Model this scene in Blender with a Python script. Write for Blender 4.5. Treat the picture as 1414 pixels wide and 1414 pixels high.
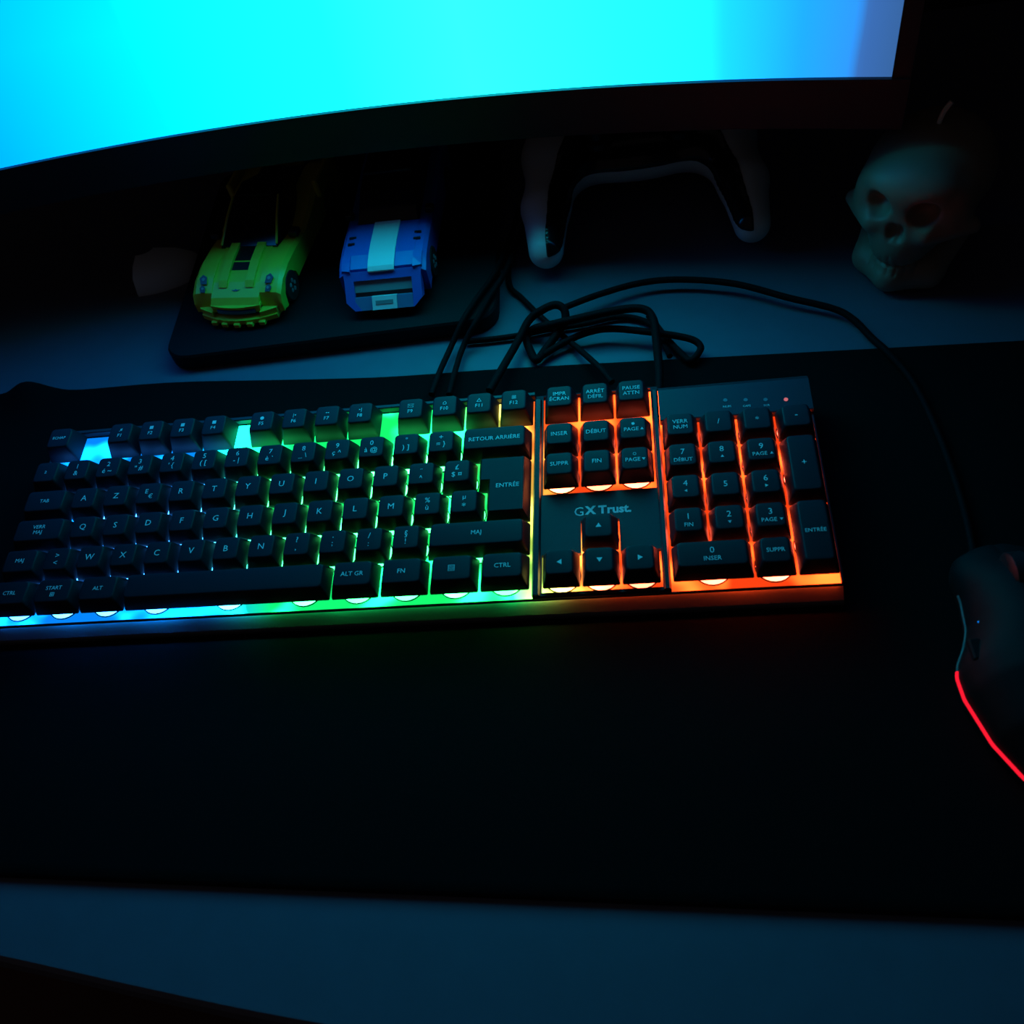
import bpy, bmesh, math, random
import numpy as np
from mathutils import Vector, Matrix

for o in list(bpy.data.objects):
    bpy.data.objects.remove(o, do_unlink=True)
random.seed(7)
scene = bpy.context.scene
COL = scene.collection
PI = math.pi
MM = 0.001

# ------------------------------------------------------------------ camera
CAM_C = (347.7, -347.2, 394.7)                       # millimetres
CAM_R = ((0.9864, 0.0408, -0.1593), (-0.0646, -0.7948, -0.6034), (-0.1512, 0.6055, -0.7813))
FPX = 1300.0
cd = bpy.data.cameras.new('camera')
cam = bpy.data.objects.new('camera', cd)
COL.objects.link(cam)
cd.sensor_width = 36.0
cd.lens = FPX / 1414.0 * 36.0
cd.clip_start = 0.01
cd.clip_end = 20
cd.dof.use_dof = True
cd.dof.focus_distance = 0.53
cd.dof.aperture_fstop = 13.0
m = Matrix.Identity(4)
for i in range(3):
    m[i][0] = CAM_R[0][i]
    m[i][1] = -CAM_R[1][i]
    m[i][2] = -CAM_R[2][i]
    m[i][3] = CAM_C[i] * MM
cam.matrix_world = m
scene.camera = cam

# ------------------------------------------------------------------ world, exposure
w = bpy.data.worlds.new('night')
scene.world = w
w.use_nodes = True
w.node_tree.nodes['Background'].inputs[0].default_value = (1.0, 0.85, 0.9, 1)
w.node_tree.nodes['Background'].inputs[1].default_value = 0.015
vs = scene.view_settings
vs.view_transform = 'Standard'
vs.look = 'None'
vs.exposure = 0.0
vs.gamma = 1.0
vs.use_curve_mapping = False

# ------------------------------------------------------------------ materials
MATS = {}
def mat(name, col, rough=0.5, metal=0.0, spec=0.5, noise=0.0, nscale=300.0, bump=0.0, bscale=900.0, coat=0.0, sss=0.0, trans=0.0):
    if name in MATS:
        return MATS[name]
    mt = bpy.data.materials.new(name)
    mt.use_nodes = True
    nt = mt.node_tree
    b = nt.nodes['Principled BSDF']
    b.inputs['Base Color'].default_value = (*col, 1)
    b.inputs['Roughness'].default_value = rough
    b.inputs['Metallic'].default_value = metal
    b.inputs['Specular IOR Level'].default_value = spec
    b.inputs['Coat Weight'].default_value = coat
    b.inputs['Transmission Weight'].default_value = trans
    if sss:
        b.inputs['Subsurface Weight'].default_value = sss
        b.inputs['Subsurface Radius'].default_value = (0.008, 0.006, 0.004)
        b.inputs['Subsurface Scale'].default_value = 1.0
    tc = nt.nodes.new('ShaderNodeTexCoord')
    if noise:
        n = nt.nodes.new('ShaderNodeTexNoise')
        n.inputs['Scale'].default_value = nscale
        n.inputs['Detail'].default_value = 4
        nt.links.new(tc.outputs['Object'], n.inputs['Vector'])
        r = nt.nodes.new('ShaderNodeValToRGB')
        r.color_ramp.elements[0].position = 0.3
        r.color_ramp.elements[1].position = 0.7
        r.color_ramp.elements[0].color = (*[c * (1 - noise) for c in col], 1)
        r.color_ramp.elements[1].color = (*[min(1, c * (1 + noise)) for c in col], 1)
        nt.links.new(n.outputs['Fac'], r.inputs['Fac'])
        nt.links.new(r.outputs['Color'], b.inputs['Base Color'])
    if bump:
        n = nt.nodes.new('ShaderNodeTexNoise')
        n.inputs['Scale'].default_value = bscale
        nt.links.new(tc.outputs['Object'], n.inputs['Vector'])
        bp = nt.nodes.new('ShaderNodeBump')
        bp.inputs['Strength'].default_value = bump
        bp.inputs['Distance'].default_value = 0.0004
        nt.links.new(n.outputs['Fac'], bp.inputs['Height'])
        nt.links.new(bp.outputs['Normal'], b.inputs['Normal'])
    MATS[name] = mt
    return mt

M_DESK = mat('desk_grey', (0.12, 0.126, 0.18), 0.42, noise=0.04, nscale=60, bump=0.1, bscale=1500)
M_EDGE = mat('desk_edge', (0.10, 0.10, 0.11), 0.5)
M_PAD = mat('pad_cloth', (0.004, 0.004, 0.0045), 0.95, spec=0.08, noise=0.25, nscale=900, bump=0.3, bscale=2500)
M_FLOOR = mat('floor_wood', (0.16, 0.06, 0.04), 0.6, noise=0.2, nscale=8)
M_WALL = mat('wall_paint', (0.04, 0.042, 0.05), 0.9, noise=0.08, nscale=20)
M_KEY = mat('key_plastic', (0.009, 0.010, 0.017), 0.5, spec=0.25, bump=0.06, bscale=2500)
M_HOUSE = mat('housing_plastic', (0.020, 0.022, 0.032), 0.45, spec=0.35, bump=0.12, bscale=1800)
M_BLACK = mat('black_plastic', (0.012, 0.012, 0.014), 0.4)
M_BLACKG = mat('black_gloss', (0.008, 0.008, 0.01), 0.18)
M_LEG = mat('legend_paint', (0.93, 0.94, 0.95), 0.6)
M_CABLE = mat('cable_sheath', (0.004, 0.004, 0.005), 0.7, spec=0.08, bump=0.5, bscale=1500)
M_BEZEL = mat('bezel_plastic', (0.010, 0.010, 0.012), 0.5, bump=0.08, bscale=1500)
M_BASE = mat('stand_plastic', (0.005, 0.005, 0.007), 0.6, spec=0.18, bump=0.1, bscale=1500)
M_YEL = mat('toy_yellow', (0.78, 0.68, 0.05), 0.32, noise=0.03, nscale=200)
M_BLUE = mat('toy_blue', (0.02, 0.14, 0.62), 0.32)
M_WHITE = mat('toy_white', (0.88, 0.9, 0.9), 0.35)
M_GREY = mat('toy_grey', (0.28, 0.30, 0.32), 0.4)
M_GREYB = mat('toy_steel_blue', (0.08, 0.22, 0.42), 0.35)
M_DARK = mat('toy_black', (0.012, 0.012, 0.014), 0.3)
M_SMOKE = mat('toy_smoke_glass', (0.010, 0.010, 0.012), 0.12)
M_STICK = mat('toy_sticker_teal', (0.03, 0.10, 0.13), 0.3)
M_LBLUE = mat('toy_sticker_blue', (0.05, 0.22, 0.55), 0.3)
M_TYRE = mat('tyre_rubber', (0.012, 0.012, 0.012), 0.7)
M_WAX = mat('candle_wax', (0.30, 0.22, 0.16), 0.5, noise=0.08, nscale=60, bump=0.15, bscale=250, sss=0.25)
M_WICK = mat('wick_cotton', (0.75, 0.72, 0.66), 0.9)
M_PADW = mat('pad_white_shell', (0.80, 0.82, 0.84), 0.45, bump=0.1, bscale=2500)
M_CHROME = mat('chrome', (0.7, 0.7, 0.72), 0.15, metal=1.0)
M_GREYD = mat('dim_grey_plastic', (0.22, 0.24, 0.26), 0.4)
M_PALE = mat('pale_plastic', (0.7, 0.72, 0.76), 0.4)
M_MOUSE = mat('mouse_plastic', (0.006, 0.006, 0.007), 0.65, spec=0.15)

def math_node(nt, op, a, b=None, clamp=False):
    n = nt.nodes.new('ShaderNodeMath')
    n.operation = op
    n.use_clamp = clamp
    for i, v in enumerate((a, b)):
        if v is None:
            continue
        if isinstance(v, (int, float)):
            n.inputs[i].default_value = v
        else:
            nt.links.new(v, n.inputs[i])
    return n.outputs[0]

def backlight(name, strength, hot, hscale, white=0.0):
    """light guide of the keyboard: blue zone, green zone, red zone"""
    mt = bpy.data.materials.new(name)
    mt.use_nodes = True
    nt = mt.node_tree
    nt.nodes.clear()
    out = nt.nodes.new('ShaderNodeOutputMaterial')
    em = nt.nodes.new('ShaderNodeEmission')
    tc = nt.nodes.new('ShaderNodeTexCoord')
    sp = nt.nodes.new('ShaderNodeSeparateXYZ')
    nt.links.new(tc.outputs['Object'], sp.inputs[0])
    # zones slant a little: add a share of y
    s = math_node(nt, 'ADD', sp.outputs['X'], math_node(nt, 'MULTIPLY', sp.outputs['Y'], 0.28))
    fac = math_node(nt, 'DIVIDE', math_node(nt, 'ADD', s, 0.04), 0.5, True)
    r = nt.nodes.new('ShaderNodeValToRGB')
    els = r.color_ramp.elements
    k = white
    stops = [(0.0, (0.002, 0.22, 1.0)), (0.255, (0.002, 0.27, 1.0)), (0.295, (0.005, 0.66, 0.75)), (0.33, (0.005, 1.0, 0.20)),
             (0.575, (0.01, 1.0, 0.15)), (0.612, (0.50, 0.62, 0.09)), (0.64, (1.0, 0.26, 0.035)), (0.67, (1.0, 0.065, 0.008)), (1.0, (1.0, 0.045, 0.005))]
    stops = [(p, tuple(v * (1 - k) + k for v in c)) for p, c in stops]
    els[0].position, els[0].color = stops[0][0], (*stops[0][1], 1)
    els[1].position, els[1].color = stops[-1][0], (*stops[-1][1], 1)
    for p, c in stops[1:-1]:
        e = els.new(p)
        e.color = (*c, 1)
    nt.links.new(fac, r.inputs[0])
    n = nt.nodes.new('ShaderNodeTexNoise')
    n.inputs['Scale'].default_value = hscale
    n.inputs['Detail'].default_value = 1
    nt.links.new(tc.outputs['Object'], n.inputs['Vector'])
    mr = nt.nodes.new('ShaderNodeMapRange')
    mr.interpolation_type = 'SMOOTHSTEP'
    mr.inputs[1].default_value = 0.42
    mr.inputs[2].default_value = 0.75
    mr.inputs[3].default_value = strength
    mr.inputs[4].default_value = strength * hot
    nt.links.new(n.outputs['Fac'], mr.inputs[0])
    nt.links.new(r.outputs[0], em.inputs[0])
    nt.links.new(mr.outputs[0], em.inputs[1])
    nt.links.new(em.outputs[0], out.inputs[0])
    return mt
M_GUIDE = backlight('light_guide', 1.0, 10.0, 46.0)
M_WELL = backlight('light_well', 11.0, 2.0, 30.0, 0.04)
M_SLIT = backlight('light_slit', 12.0, 4.0, 25.0)

def emis(name, col, s):
    mt = bpy.data.materials.new(name)
    mt.use_nodes = True
    nt = mt.node_tree
    nt.nodes.clear()
    o = nt.nodes.new('ShaderNodeOutputMaterial')
    e = nt.nodes.new('ShaderNodeEmission')
    e.inputs[0].default_value = (*col, 1)
    e.inputs[1].default_value = s
    nt.links.new(e.outputs[0], o.inputs[0])
    return mt
M_REDLED = emis('mouse_led', (1.0, 0.010, 0.03), 1.2)
M_LOCKLED = emis('lock_led', (1.0, 0.25, 0.3), 0.55)

def screen_mat():
    """picture on the monitor: cyan, brightest near the middle, bluer to both sides, its unseen top dimmed"""
    mt = bpy.data.materials.new('screen_picture')
    mt.use_nodes = True
    nt = mt.node_tree
    nt.nodes.clear()
    out = nt.nodes.new('ShaderNodeOutputMaterial')
    em = nt.nodes.new('ShaderNodeEmission')
    tc = nt.nodes.new('ShaderNodeTexCoord')
    sp = nt.nodes.new('ShaderNodeSeparateXYZ')
    nt.links.new(tc.outputs['UV'], sp.inputs[0])
    n = nt.nodes.new('ShaderNodeTexNoise')
    n.inputs['Scale'].default_value = 3.0
    n.inputs['Detail'].default_value = 2
    nt.links.new(tc.outputs['UV'], n.inputs['Vector'])
    u = math_node(nt, 'ADD', sp.outputs['X'], math_node(nt, 'MULTIPLY', math_node(nt, 'SUBTRACT', n.outputs['Fac'], 0.5), 0.012))
    r = nt.nodes.new('ShaderNodeValToRGB')
    els = r.color_ramp.elements
    stops = [(0.0, (0.0, 0.10, 0.45)), (0.25, (0.0, 0.29, 1.2)), (0.41, (0.0, 0.58, 1.7)), (0.57, (0.006, 2.0, 2.9)), (0.68, (0.023, 3.3, 3.9)),
             (0.80, (0.012, 1.5, 2.4)), (0.88, (0.007, 0.46, 1.5)), (0.935, (0.009, 0.26, 0.95)), (0.970, (0.018, 0.20, 0.62)), (0.977, (0.027, 0.095, 0.29)), (1.0, (0.024, 0.08, 0.22))]
    els[0].position, els[0].color = stops[0][0], (*stops[0][1], 1)
    els[1].position, els[1].color = stops[-1][0], (*stops[-1][1], 1)
    for p, c in stops[1:-1]:
        e = els.new(p)
        e.color = (*c, 1)
    nt.links.new(u, r.inputs[0])
    nt.links.new(r.outputs[0], em.inputs[0])
    mr = nt.nodes.new('ShaderNodeMapRange')      # unseen upper part dimmed to shape the light on the desk
    mr.inputs[1].default_value = 0.16
    mr.inputs[2].default_value = 0.75
    mr.inputs[3].default_value = 1.7
    mr.inputs[4].default_value = 0.3
    nt.links.new(sp.outputs['Y'], mr.inputs[0])
    nt.links.new(mr.outputs[0], em.inputs[1])
    nt.links.new(em.outputs[0], out.inputs[0])
    return mt
M_SCREEN = screen_mat()

# ------------------------------------------------------------------ mesh helpers (all in millimetres)
class MB:
    def __init__(self):
        self.v = []
        self.f = []
    def add(self, vs, fs):
        k = len(self.v)
        self.v += [tuple(p) for p in vs]
        self.f += [[i + k for i in q] for q in fs]
        return self
    def box(self, x0, x1, y0, y1, z0, z1, bev=0.0):
        if bev <= 0:
            return self.add([(x0, y0, z0), (x1, y0, z0), (x1, y1, z0), (x0, y1, z0), (x0, y0, z1), (x1, y0, z1), (x1, y1, z1), (x0, y1, z1)],
                            [(0, 3, 2, 1), (4, 5, 6, 7), (0, 1, 5, 4), (1, 2, 6, 5), (2, 3, 7, 6), (3, 0, 4, 7)])
        b = bev
        c = rrect((x1 - x0) / 2, (y1 - y0) / 2, b, 1)
        ci = rrect((x1 - x0) / 2 - b, (y1 - y0) / 2 - b, b * 0.4, 1)
        cx, cy = (x0 + x1) / 2, (y0 + y1) / 2
        rings = [[(cx + p[0], cy + p[1], z0 + b) for p in c], [(cx + p[0], cy + p[1], z1 - b) for p in c], [(cx + p[0], cy + p[1], z1) for p in ci]]
        lo = [(cx + p[0], cy + p[1], z0) for p in ci]
        return self.loft([lo] + rings)
    def loft(self, rings, cap=True, closed=True):
        n = len(rings[0])
        vs = [p for r in rings for p in r]
        fs = []
        for i in range(len(rings) - 1):
            for j in range(n if closed else n - 1):
                k = (j + 1) % n
                fs.append((i * n + j, i * n + k, (i + 1) * n + k, (i + 1) * n + j))
        if cap:
            fs.append(tuple(reversed(range(n))))
            fs.append(tuple(range((len(rings) - 1) * n, len(rings) * n)))
        return self.add(vs, fs)
    def prism(self, poly, x0, x1, axis='x', inset=0.0):
        """extrude a polygon (a, b): axis x -> (y, z) polygon; axis z -> (x, y) polygon; axis y -> (x, z)"""
        def P(a, b, t):
            return {'x': (t, a, b), 'y': (a, t, b), 'z': (a, b, t)}[axis]
        return self.loft([[P(a, b, x0) for a, b in poly], [P(a, b, x1) for a, b in poly]])
    def cyl(self, c, r, h, axis='z', n=20, r2=None):
        r2 = r if r2 is None else r2
        rings = []
        for t, rr in ((0, r), (h, r2)):
            ring = []
            for i in range(n):
                a = 2 * PI * i / n
                p, q = rr * math.cos(a), rr * math.sin(a)
                ring.append({'z': (c[0] + p, c[1] + q, c[2] + t), 'x': (c[0] + t, c[1] + p, c[2] + q), 'y': (c[0] + p, c[1] + t, c[2] + q)}[axis])
            rings.append(ring)
        return self.loft(rings)
    def tube(self, pts, r, n=8):
        P = [Vector(p) for p in pts]
        rings = []
        up = Vector((0, 0, 1))
        for i, p in enumerate(P):
            t = (P[min(i + 1, len(P) - 1)] - P[max(i - 1, 0)]).normalized()
            s = t.cross(up)
            s = s.normalized() if s.length > 1e-4 else Vector((1, 0, 0))
            q = s.cross(t).normalized()
            rr = r[i] if isinstance(r, (list, tuple)) else r
            rings.append([p + s * (rr * math.cos(2 * PI * k / n)) + q * (rr * math.sin(2 * PI * k / n)) for k in range(n)])
        return self.loft(rings)
    def mesh(self, name, smooth=False, sharp=None):
        me = bpy.data.meshes.new(name)
        me.from_pydata([(x * MM, y * MM, z * MM) for x, y, z in self.v], [], self.f)
        me.validate()
        bm = bmesh.new()
        bm.from_mesh(me)
        bmesh.ops.recalc_face_normals(bm, faces=bm.faces)
        bm.to_mesh(me)
        bm.free()
        if smooth:
            me.polygons.foreach_set('use_smooth', [True] * len(me.polygons))
            if sharp:
                me.set_sharp_from_angle(angle=math.radians(sharp))
        me.update()
        return me
    def build(self, name, material, parent=None, loc=None, smooth=False, sharp=None):
        o = bpy.data.objects.new(name, self.mesh(name, smooth, sharp))
        o.data.materials.append(material)
        COL.objects.link(o)
        if parent:
            o.parent = parent
        if loc:
            o.location = [c * MM for c in loc]
        return o

def rrect(hx, hy, r, seg=3):
    pts = []
    for cx, cy, a0 in ((hx - r, hy - r, 0), (-hx + r, hy - r, PI / 2), (-hx + r, -hy + r, PI), (hx - r, -hy + r, 1.5 * PI)):
        for i in range(seg + 1):
            a = a0 + i / seg * PI / 2
            pts.append((cx + r * math.cos(a), cy + r * math.sin(a)))
    return pts

def empty(name, loc=(0, 0, 0), rot=(0, 0, 0)):
    o = bpy.data.objects.new(name, None)
    o.empty_display_size = 0.01
    COL.objects.link(o)
    o.location = [c * MM for c in loc]
    o.rotation_euler = rot
    return o
def tag(o, label, cat, group=None):
    o['label'] = label
    o['category'] = cat
    if group:
        o['group'] = group
    return o
def struct(o):
    o['kind'] = 'structure'
    return o
def spline(pts, n=8):
    """Catmull-Rom through the points"""
    P = [Vector(p) for p in pts]
    P = [P[0] * 2 - P[1]] + P + [P[-1] * 2 - P[-2]]
    out = []
    for i in range(1, len(P) - 2):
        a, b, c, d = P[i - 1:i + 3]
        for k in range(n):
            t = k / n
            out.append(0.5 * ((2 * b) + (c - a) * t + (2 * a - 5 * b + 4 * c - d) * t * t + (3 * b - a - 3 * c + d) * t ** 3))
    out.append(P[-2])
    return out
def ray(px, py, Z):
    """point at height Z (mm) seen at a pixel of the 1414 x 1414 frame"""
    a, b = (px - 707) / FPX, (py - 707) / FPX
    d = [CAM_R[0][i] * a + CAM_R[1][i] * b + CAM_R[2][i] for i in range(3)]
    s = (Z - CAM_C[2]) / d[2]
    return tuple(CAM_C[i] + s * d[i] for i in range(3))

# implicit surfaces -> mesh
def sd_ell(p, c, r):
    q = p - np.array(c)
    r = np.array(r, float)
    k0 = np.linalg.norm(q / r, axis=-1)
    k1 = np.linalg.norm(q / (r * r), axis=-1) + 1e-9
    return k0 * (k0 - 1) / k1
def sd_cone(p, a, b, ra, rb):
    a, b = np.array(a, float), np.array(b, float)
    ab = b - a
    h = np.clip(((p - a) @ ab) / (ab @ ab), 0, 1)
    return np.linalg.norm(p - a - h[..., None] * ab, axis=-1) - (ra + (rb - ra) * h)
def smin(a, b, k):
    h = np.clip(0.5 + 0.5 * (b - a) / k, 0, 1)
    return b + (a - b) * h - k * h * (1 - h)
def smax(a, b, k):
    return -smin(-a, -b, k)
def surface_nets(fn, lo, hi, step):
    ax = [np.arange(lo[i], hi[i] + step, step) for i in range(3)]
    G = np.stack(np.meshgrid(*ax, indexing='ij'), -1)
    V = fn(G)
    ins = V < 0
    nx, ny, nz = V.shape
    cnt = np.zeros((nx - 1, ny - 1, nz - 1))
    acc = np.zeros((nx - 1, ny - 1, nz - 1, 3))
    for d in range(3):
        e = [1 if i == d else 0 for i in range(3)]
        others = [i for i in range(3) if i != d]
        for o1 in (0, 1):
            for o2 in (0, 1):
                off = [0, 0, 0]
                off[others[0]], off[others[1]] = o1, o2
                sl0 = tuple(slice(off[i], off[i] + V.shape[i] - 1) for i in range(3))
                sl1 = tuple(slice(off[i] + e[i], off[i] + e[i] + V.shape[i] - 1) for i in range(3))
                a, b = V[sl0], V[sl1]
                cr = (a < 0) != (b < 0)
                t = np.where(cr, a / np.where(cr, a - b, 1), 0)
                pos = G[sl0] + t[..., None] * (G[sl1] - G[sl0])
                cnt += cr
                acc += np.where(cr[..., None], pos, 0)
    has = cnt > 0
    idx = -np.ones(cnt.shape, int)
    idx[has] = np.arange(has.sum())
    verts = acc[has] / cnt[has][:, None]
    faces = []
    for d in range(3):
        u, v = [(1, 2), (2, 0), (0, 1)][d]
        sl0 = [slice(1, n - 1) for n in V.shape]
        sl1 = [slice(1, n - 1) for n in V.shape]
        sl0[d] = slice(0, V.shape[d] - 1)
        sl1[d] = slice(1, V.shape[d])
        a, b = ins[tuple(sl0)], ins[tuple(sl1)]
        pos = np.argwhere(a != b)
        flip = b[a != b]
        pos = pos + [0 if i == d else 1 for i in range(3)]
        eu, ev = np.eye(3, dtype=int)[u], np.eye(3, dtype=int)[v]
        q = [pos - eu - ev, pos - ev, pos, pos - eu]
        ids = np.stack([idx[tuple(c.T)] for c in q], 1)
        ids[flip] = ids[flip][:, ::-1]
        faces.append(ids)
    faces = np.concatenate(faces)
    mb = MB()
    mb.v = [tuple(p) for p in verts]
    mb.f = [list(map(int, f)) for f in faces]
    return mb

# ------------------------------------------------------------------ the setting: desk, floor, walls
DESK_FRONT = [(-700, -150), (-300, -205), (-60, -246), (62, -265.5), (130, -277), (195, -287), (300, -300), (430, -310), (600, -315), (760, -315)]
poly = [(p[0], p[1]) for p in spline([(x, y, 0) for x, y in DESK_FRONT], 5)] + [(760, 430), (-700, 430)]
d = MB()
ring = lambda off, z: [((x), (y + (off if y < 0 else 0)), z) for x, y in poly]
d.loft([ring(0, -25), ring(0, -2), ring(2, 0)])
desk = tag(d.build('desk', M_DESK), 'blue-grey desk top with a curved front edge carrying everything', 'desk')
l = MB()
for x, y in ((-640, 380), (700, 380), (-600, -80), (700, -240)):
    MBleg = MB().box(x - 22, x + 22, y - 22, y + 22, -735, -25)
    MBleg.build('leg', M_EDGE, desk)
struct(MB().box(-2200, 2200, -2200, 440, -745, -735).build('floor', M_FLOOR))
struct(MB().box(-2200, 2200, 440, 480, -735, 1700).build('wall_back', M_WALL))
struct(MB().box(780, 820, -2200, 440, -735, 1700).build('wall_right', M_WALL))

# ------------------------------------------------------------------ desk mat
def pad_back(x):
    return 80.5 - 0.050 * x - (0.0 if x > 60 else 0) + 3.5 * math.exp(-((x - 40) / 60.0) ** 2) - 2.0 * math.exp(-((x - 190) / 50.0) ** 2)
def pad_front(x):
    return -228.5 - 0.0425 * x
def pad_z(x, y):
    # back-left corner curls up a little
    dx, dy = x + 56, y - pad_back(x)
    return 3.0 + 11.0 * math.exp(-(dx / 16.0) ** 2 - (dy / 18.0) ** 2)
mb = MB()
xs = [-130, -120, -110, -100, -92, -84, -76, -72, -68, -64, -60, -56, -52, -48, -44, -40, -35, -30, -22, -12] + list(range(0, 760, 20))
ts = [0, .004, .02, .1, .3, .5, .7, .8, .86, .9, .92, .94, .955, .97, .98, .99, .996, 1]
rows_t, rows_b = [], []
for x in xs:
    a, b = pad_front(x), pad_back(x)
    edge = min(x - xs[0], xs[-1] - x)
    rt, rb = [], []
    for t in ts:
        y = a + (b - a) * t
        e = min(y - a, b - y, edge)
        z = pad_z(x, y)
        rt.append((x, y, z - (0.9 if e < 0.5 else 0)))
        rb.append((x, y, max(0.05, z - 2.95)))
    rows_t.append(rt)
    rows_b.append(rb)
n, mth = len(xs), len(ts)
vt = [p for r in rows_t for p in r] + [p for r in rows_b for p in r]
fs = []
for i in range(n - 1):
    for j in range(mth - 1):
        q = (i * mth + j, (i + 1) * mth + j, (i + 1) * mth + j + 1, i * mth + j + 1)
        fs.append(q)
        fs.append(tuple(k + n * mth for k in reversed(q)))
rim = [i * mth for i in range(n)] + [(n - 1) * mth + j for j in range(1, mth)] + [i * mth + mth - 1 for i in range(n - 2, -1, -1)] + [j for j in range(mth - 2, 0, -1)]
for a, b in zip(rim, rim[1:] + rim[:1]):
    fs.append((b, a, a + n * mth, b + n * mth))
mb.add(vt, fs)
tag(mb.build('desk_mat', M_PAD, smooth=True, sharp=40), 'large black cloth desk mat lying under the keyboard and mouse', 'desk mat')

# ------------------------------------------------------------------ monitor
SR, SX, SY = 1281.0, 159.2, 173.7           # radius of the curved screen, apex of its front face
def arc(X, off=0.0):
    """point of the curved face whose plan x is about X, moved back by off"""
    a = math.asin((X - SX) / SR)
    return SX + (SR + off) * math.sin(a), SY - SR + (SR + off) * math.cos(a)
mon = tag(empty('monitor', (141, 235, 0)), 'large curved monitor with a bright cyan screen and black bezel', 'monitor')
mo = Vector((141, 235, 0))
XL, XR, ZB, ZT = -211.0, 481.8, 120.0, 510.0
def rel(p):
    return (p[0] - mo.x, p[1] - mo.y, p[2] - mo.z)
def strip(x0, x1, z0, z1, f0, f1, n=36):
    """curved slab from offset f0 (front) to f1 (back)"""
    rings = []
    for i in range(n + 1):
        X = x0 + (x1 - x0) * i / n
        a, b = arc(X, f0), arc(X, f1)
        rings.append([rel((*a, z0)), rel((*a, z1)), rel((*b, z1)), rel((*b, z0))])
    return MB().loft(rings)
scr = strip(XL, XR, ZB, ZT, 0.0, 1.2).build('screen', M_SCREEN, mon, smooth=True, sharp=30)
uv = scr.data.uv_layers.new(name='UVMap')
for lp in scr.data.loops:
    co = scr.data.vertices[lp.vertex_index].co
    uv.data[lp.index].uv = ((co.x / MM + mo.x - XL) / (XR - XL), (co.z / MM - ZB) / (ZT - ZB))
scr['label'] = 'lit cyan picture'
bz = strip(XL - 9, XR + 9, ZB - 28.0, ZB - 0.2, -2.2, 9.0)
bz.build('chin', M_BEZEL, mon, smooth=True, sharp=30)
strip(XL - 9, XR + 9, ZT + 0.2, ZT + 9, -1.4, 9.0).build('top_bezel', M_BEZEL, mon, smooth=True, sharp=30)
strip(XR + 0.1, XR + 9, ZB - 0.2, ZT + 0.2, -1.4, 9.0, 3).build('side_bezel', M_BEZEL, mon)
strip(XL - 9, XL - 0.1, ZB - 0.2, ZT + 0.2, -1.4, 9.0, 3).build('side_bezel', M_BEZEL, mon)
strip(XL - 8, XR + 8, ZB - 26.5, ZT + 8, 9.0, 24.0).build('rear_shell', M_BASE, mon, smooth=True, sharp=30)
MB().box(-70, 70, -45, 66, 190, 390, 6).build('rear_hump', M_BASE, mon)
MB().box(-32, 32, 62, 92, 12, 320, 5).build('stand_column', M_BASE, mon)
b = MB()
th = math.radians(2.5)
def rot2(x, y, cx, cy):
    return cx + x * math.cos(th) - y * math.sin(th), cy + x * math.sin(th) + y * math.cos(th)
oc = rrect(110.5, 107, 16, 5)
bcx, bcy = 142.5 - mo.x, 205 - mo.y
rings = [[(*rot2(x * s, y * s2, bcx, bcy), z) for x, y in oc] for s, s2, z in ((0.985, 0.985, 0.0), (1, 1, 1.5), (1, 1, 10.5), (0.99, 0.99, 12.0))]
b.loft(rings).build('base_plate', M_BASE, mon, smooth=True, sharp=35)['label'] = 'flat black foot with rounded corners'

# ------------------------------------------------------------------ keyboard
TILT = math.radians(5.0)
U = 19.05
kb = empty('keyboard', (0, 0, 31 + 57.15 * math.sin(TILT)), (TILT, 0, 0))
tag(kb, 'black full size keyboard with key gaps glowing blue, green and red', 'keyboard')
ZSK, ZPL, ZHO = -8.8, -13.0, -10.4           # skirt, light guide, housing top
KX0, KX1 = -1.5, 430.5
PX0, PX1 = 286.4, 352.4                      # centre housing

# tray under everything
t = MB()
side = [(-111.5, -23.0), (-111.5, -20.6), (-110.0, -19.4), (-106.6, -16.2), (-106.2, -15.8), (15.0, -15.8), (18.5, -18.0), (19.0, -23.0)]
t.prism(side, KX0, KX1).build('tray', M_BLACK, kb)
for x in (25, 405):
    f = MB()
    f.loft([[(x - 9, 6, -23), (x + 9, 6, -23), (x + 9, 10, -23), (x - 9, 10, -23)], [(x - 9, 7.5, -33.7), (x + 9, 7.5, -33.7), (x + 9, 10, -33.6), (x - 9, 10, -33.6)]])
    f.build('foot', M_BLACK, kb)
# light guide and the slit that leaks on to the front lip
MB().box(KX0 + 1, KX1 - 1, -106.8, 14.6, ZPL - 1.0, ZPL).build('light_guide', M_GUIDE, kb)['label'] = 'glowing plate under the keys'
MB().box(KX0 + 2, KX1 - 2, -106.9, -105.8, -16.0, -14.3).build('light_slit', M_SLIT, kb)
MB().box(KX0 + 0.5, KX1 - 0.5, -108.0, -106.85, -14.4, -13.2, 0.2).build('front_trim', M_BLACK, kb)
MB().box(KX0, KX0 + 1.2, -107, 15, -16, -11.5, 0.2).build('end_wall', M_BLACK, kb)
MB().box(KX1 - 1.2, KX1, -107, 15, -16, -11.5, 0.2).build('end_wall', M_HOUSE, kb)
lip = MB().prism([(-106.9, -16.05), (-106.9, -15.95), (-112.6, -19.4), (-113.4, -20.6), (-113.4, -23.0), (-111.6, -23.0), (-111.6, -20.0)], KX0, KX1)
lip.build('front_lip', mat('lip_plastic', (0.10, 0.10, 0.11), 0.28), kb)
# back housing
h = MB()
h.prism([(15.6, ZPL), (15.6, -9.6), (16.2, -9.2), (18.2, -9.6), (19.4, -12.0), (19.6, -18.0)], KX0, PX0 - 0.3)
h.build('back_housing', M_HOUSE, kb)
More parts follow.
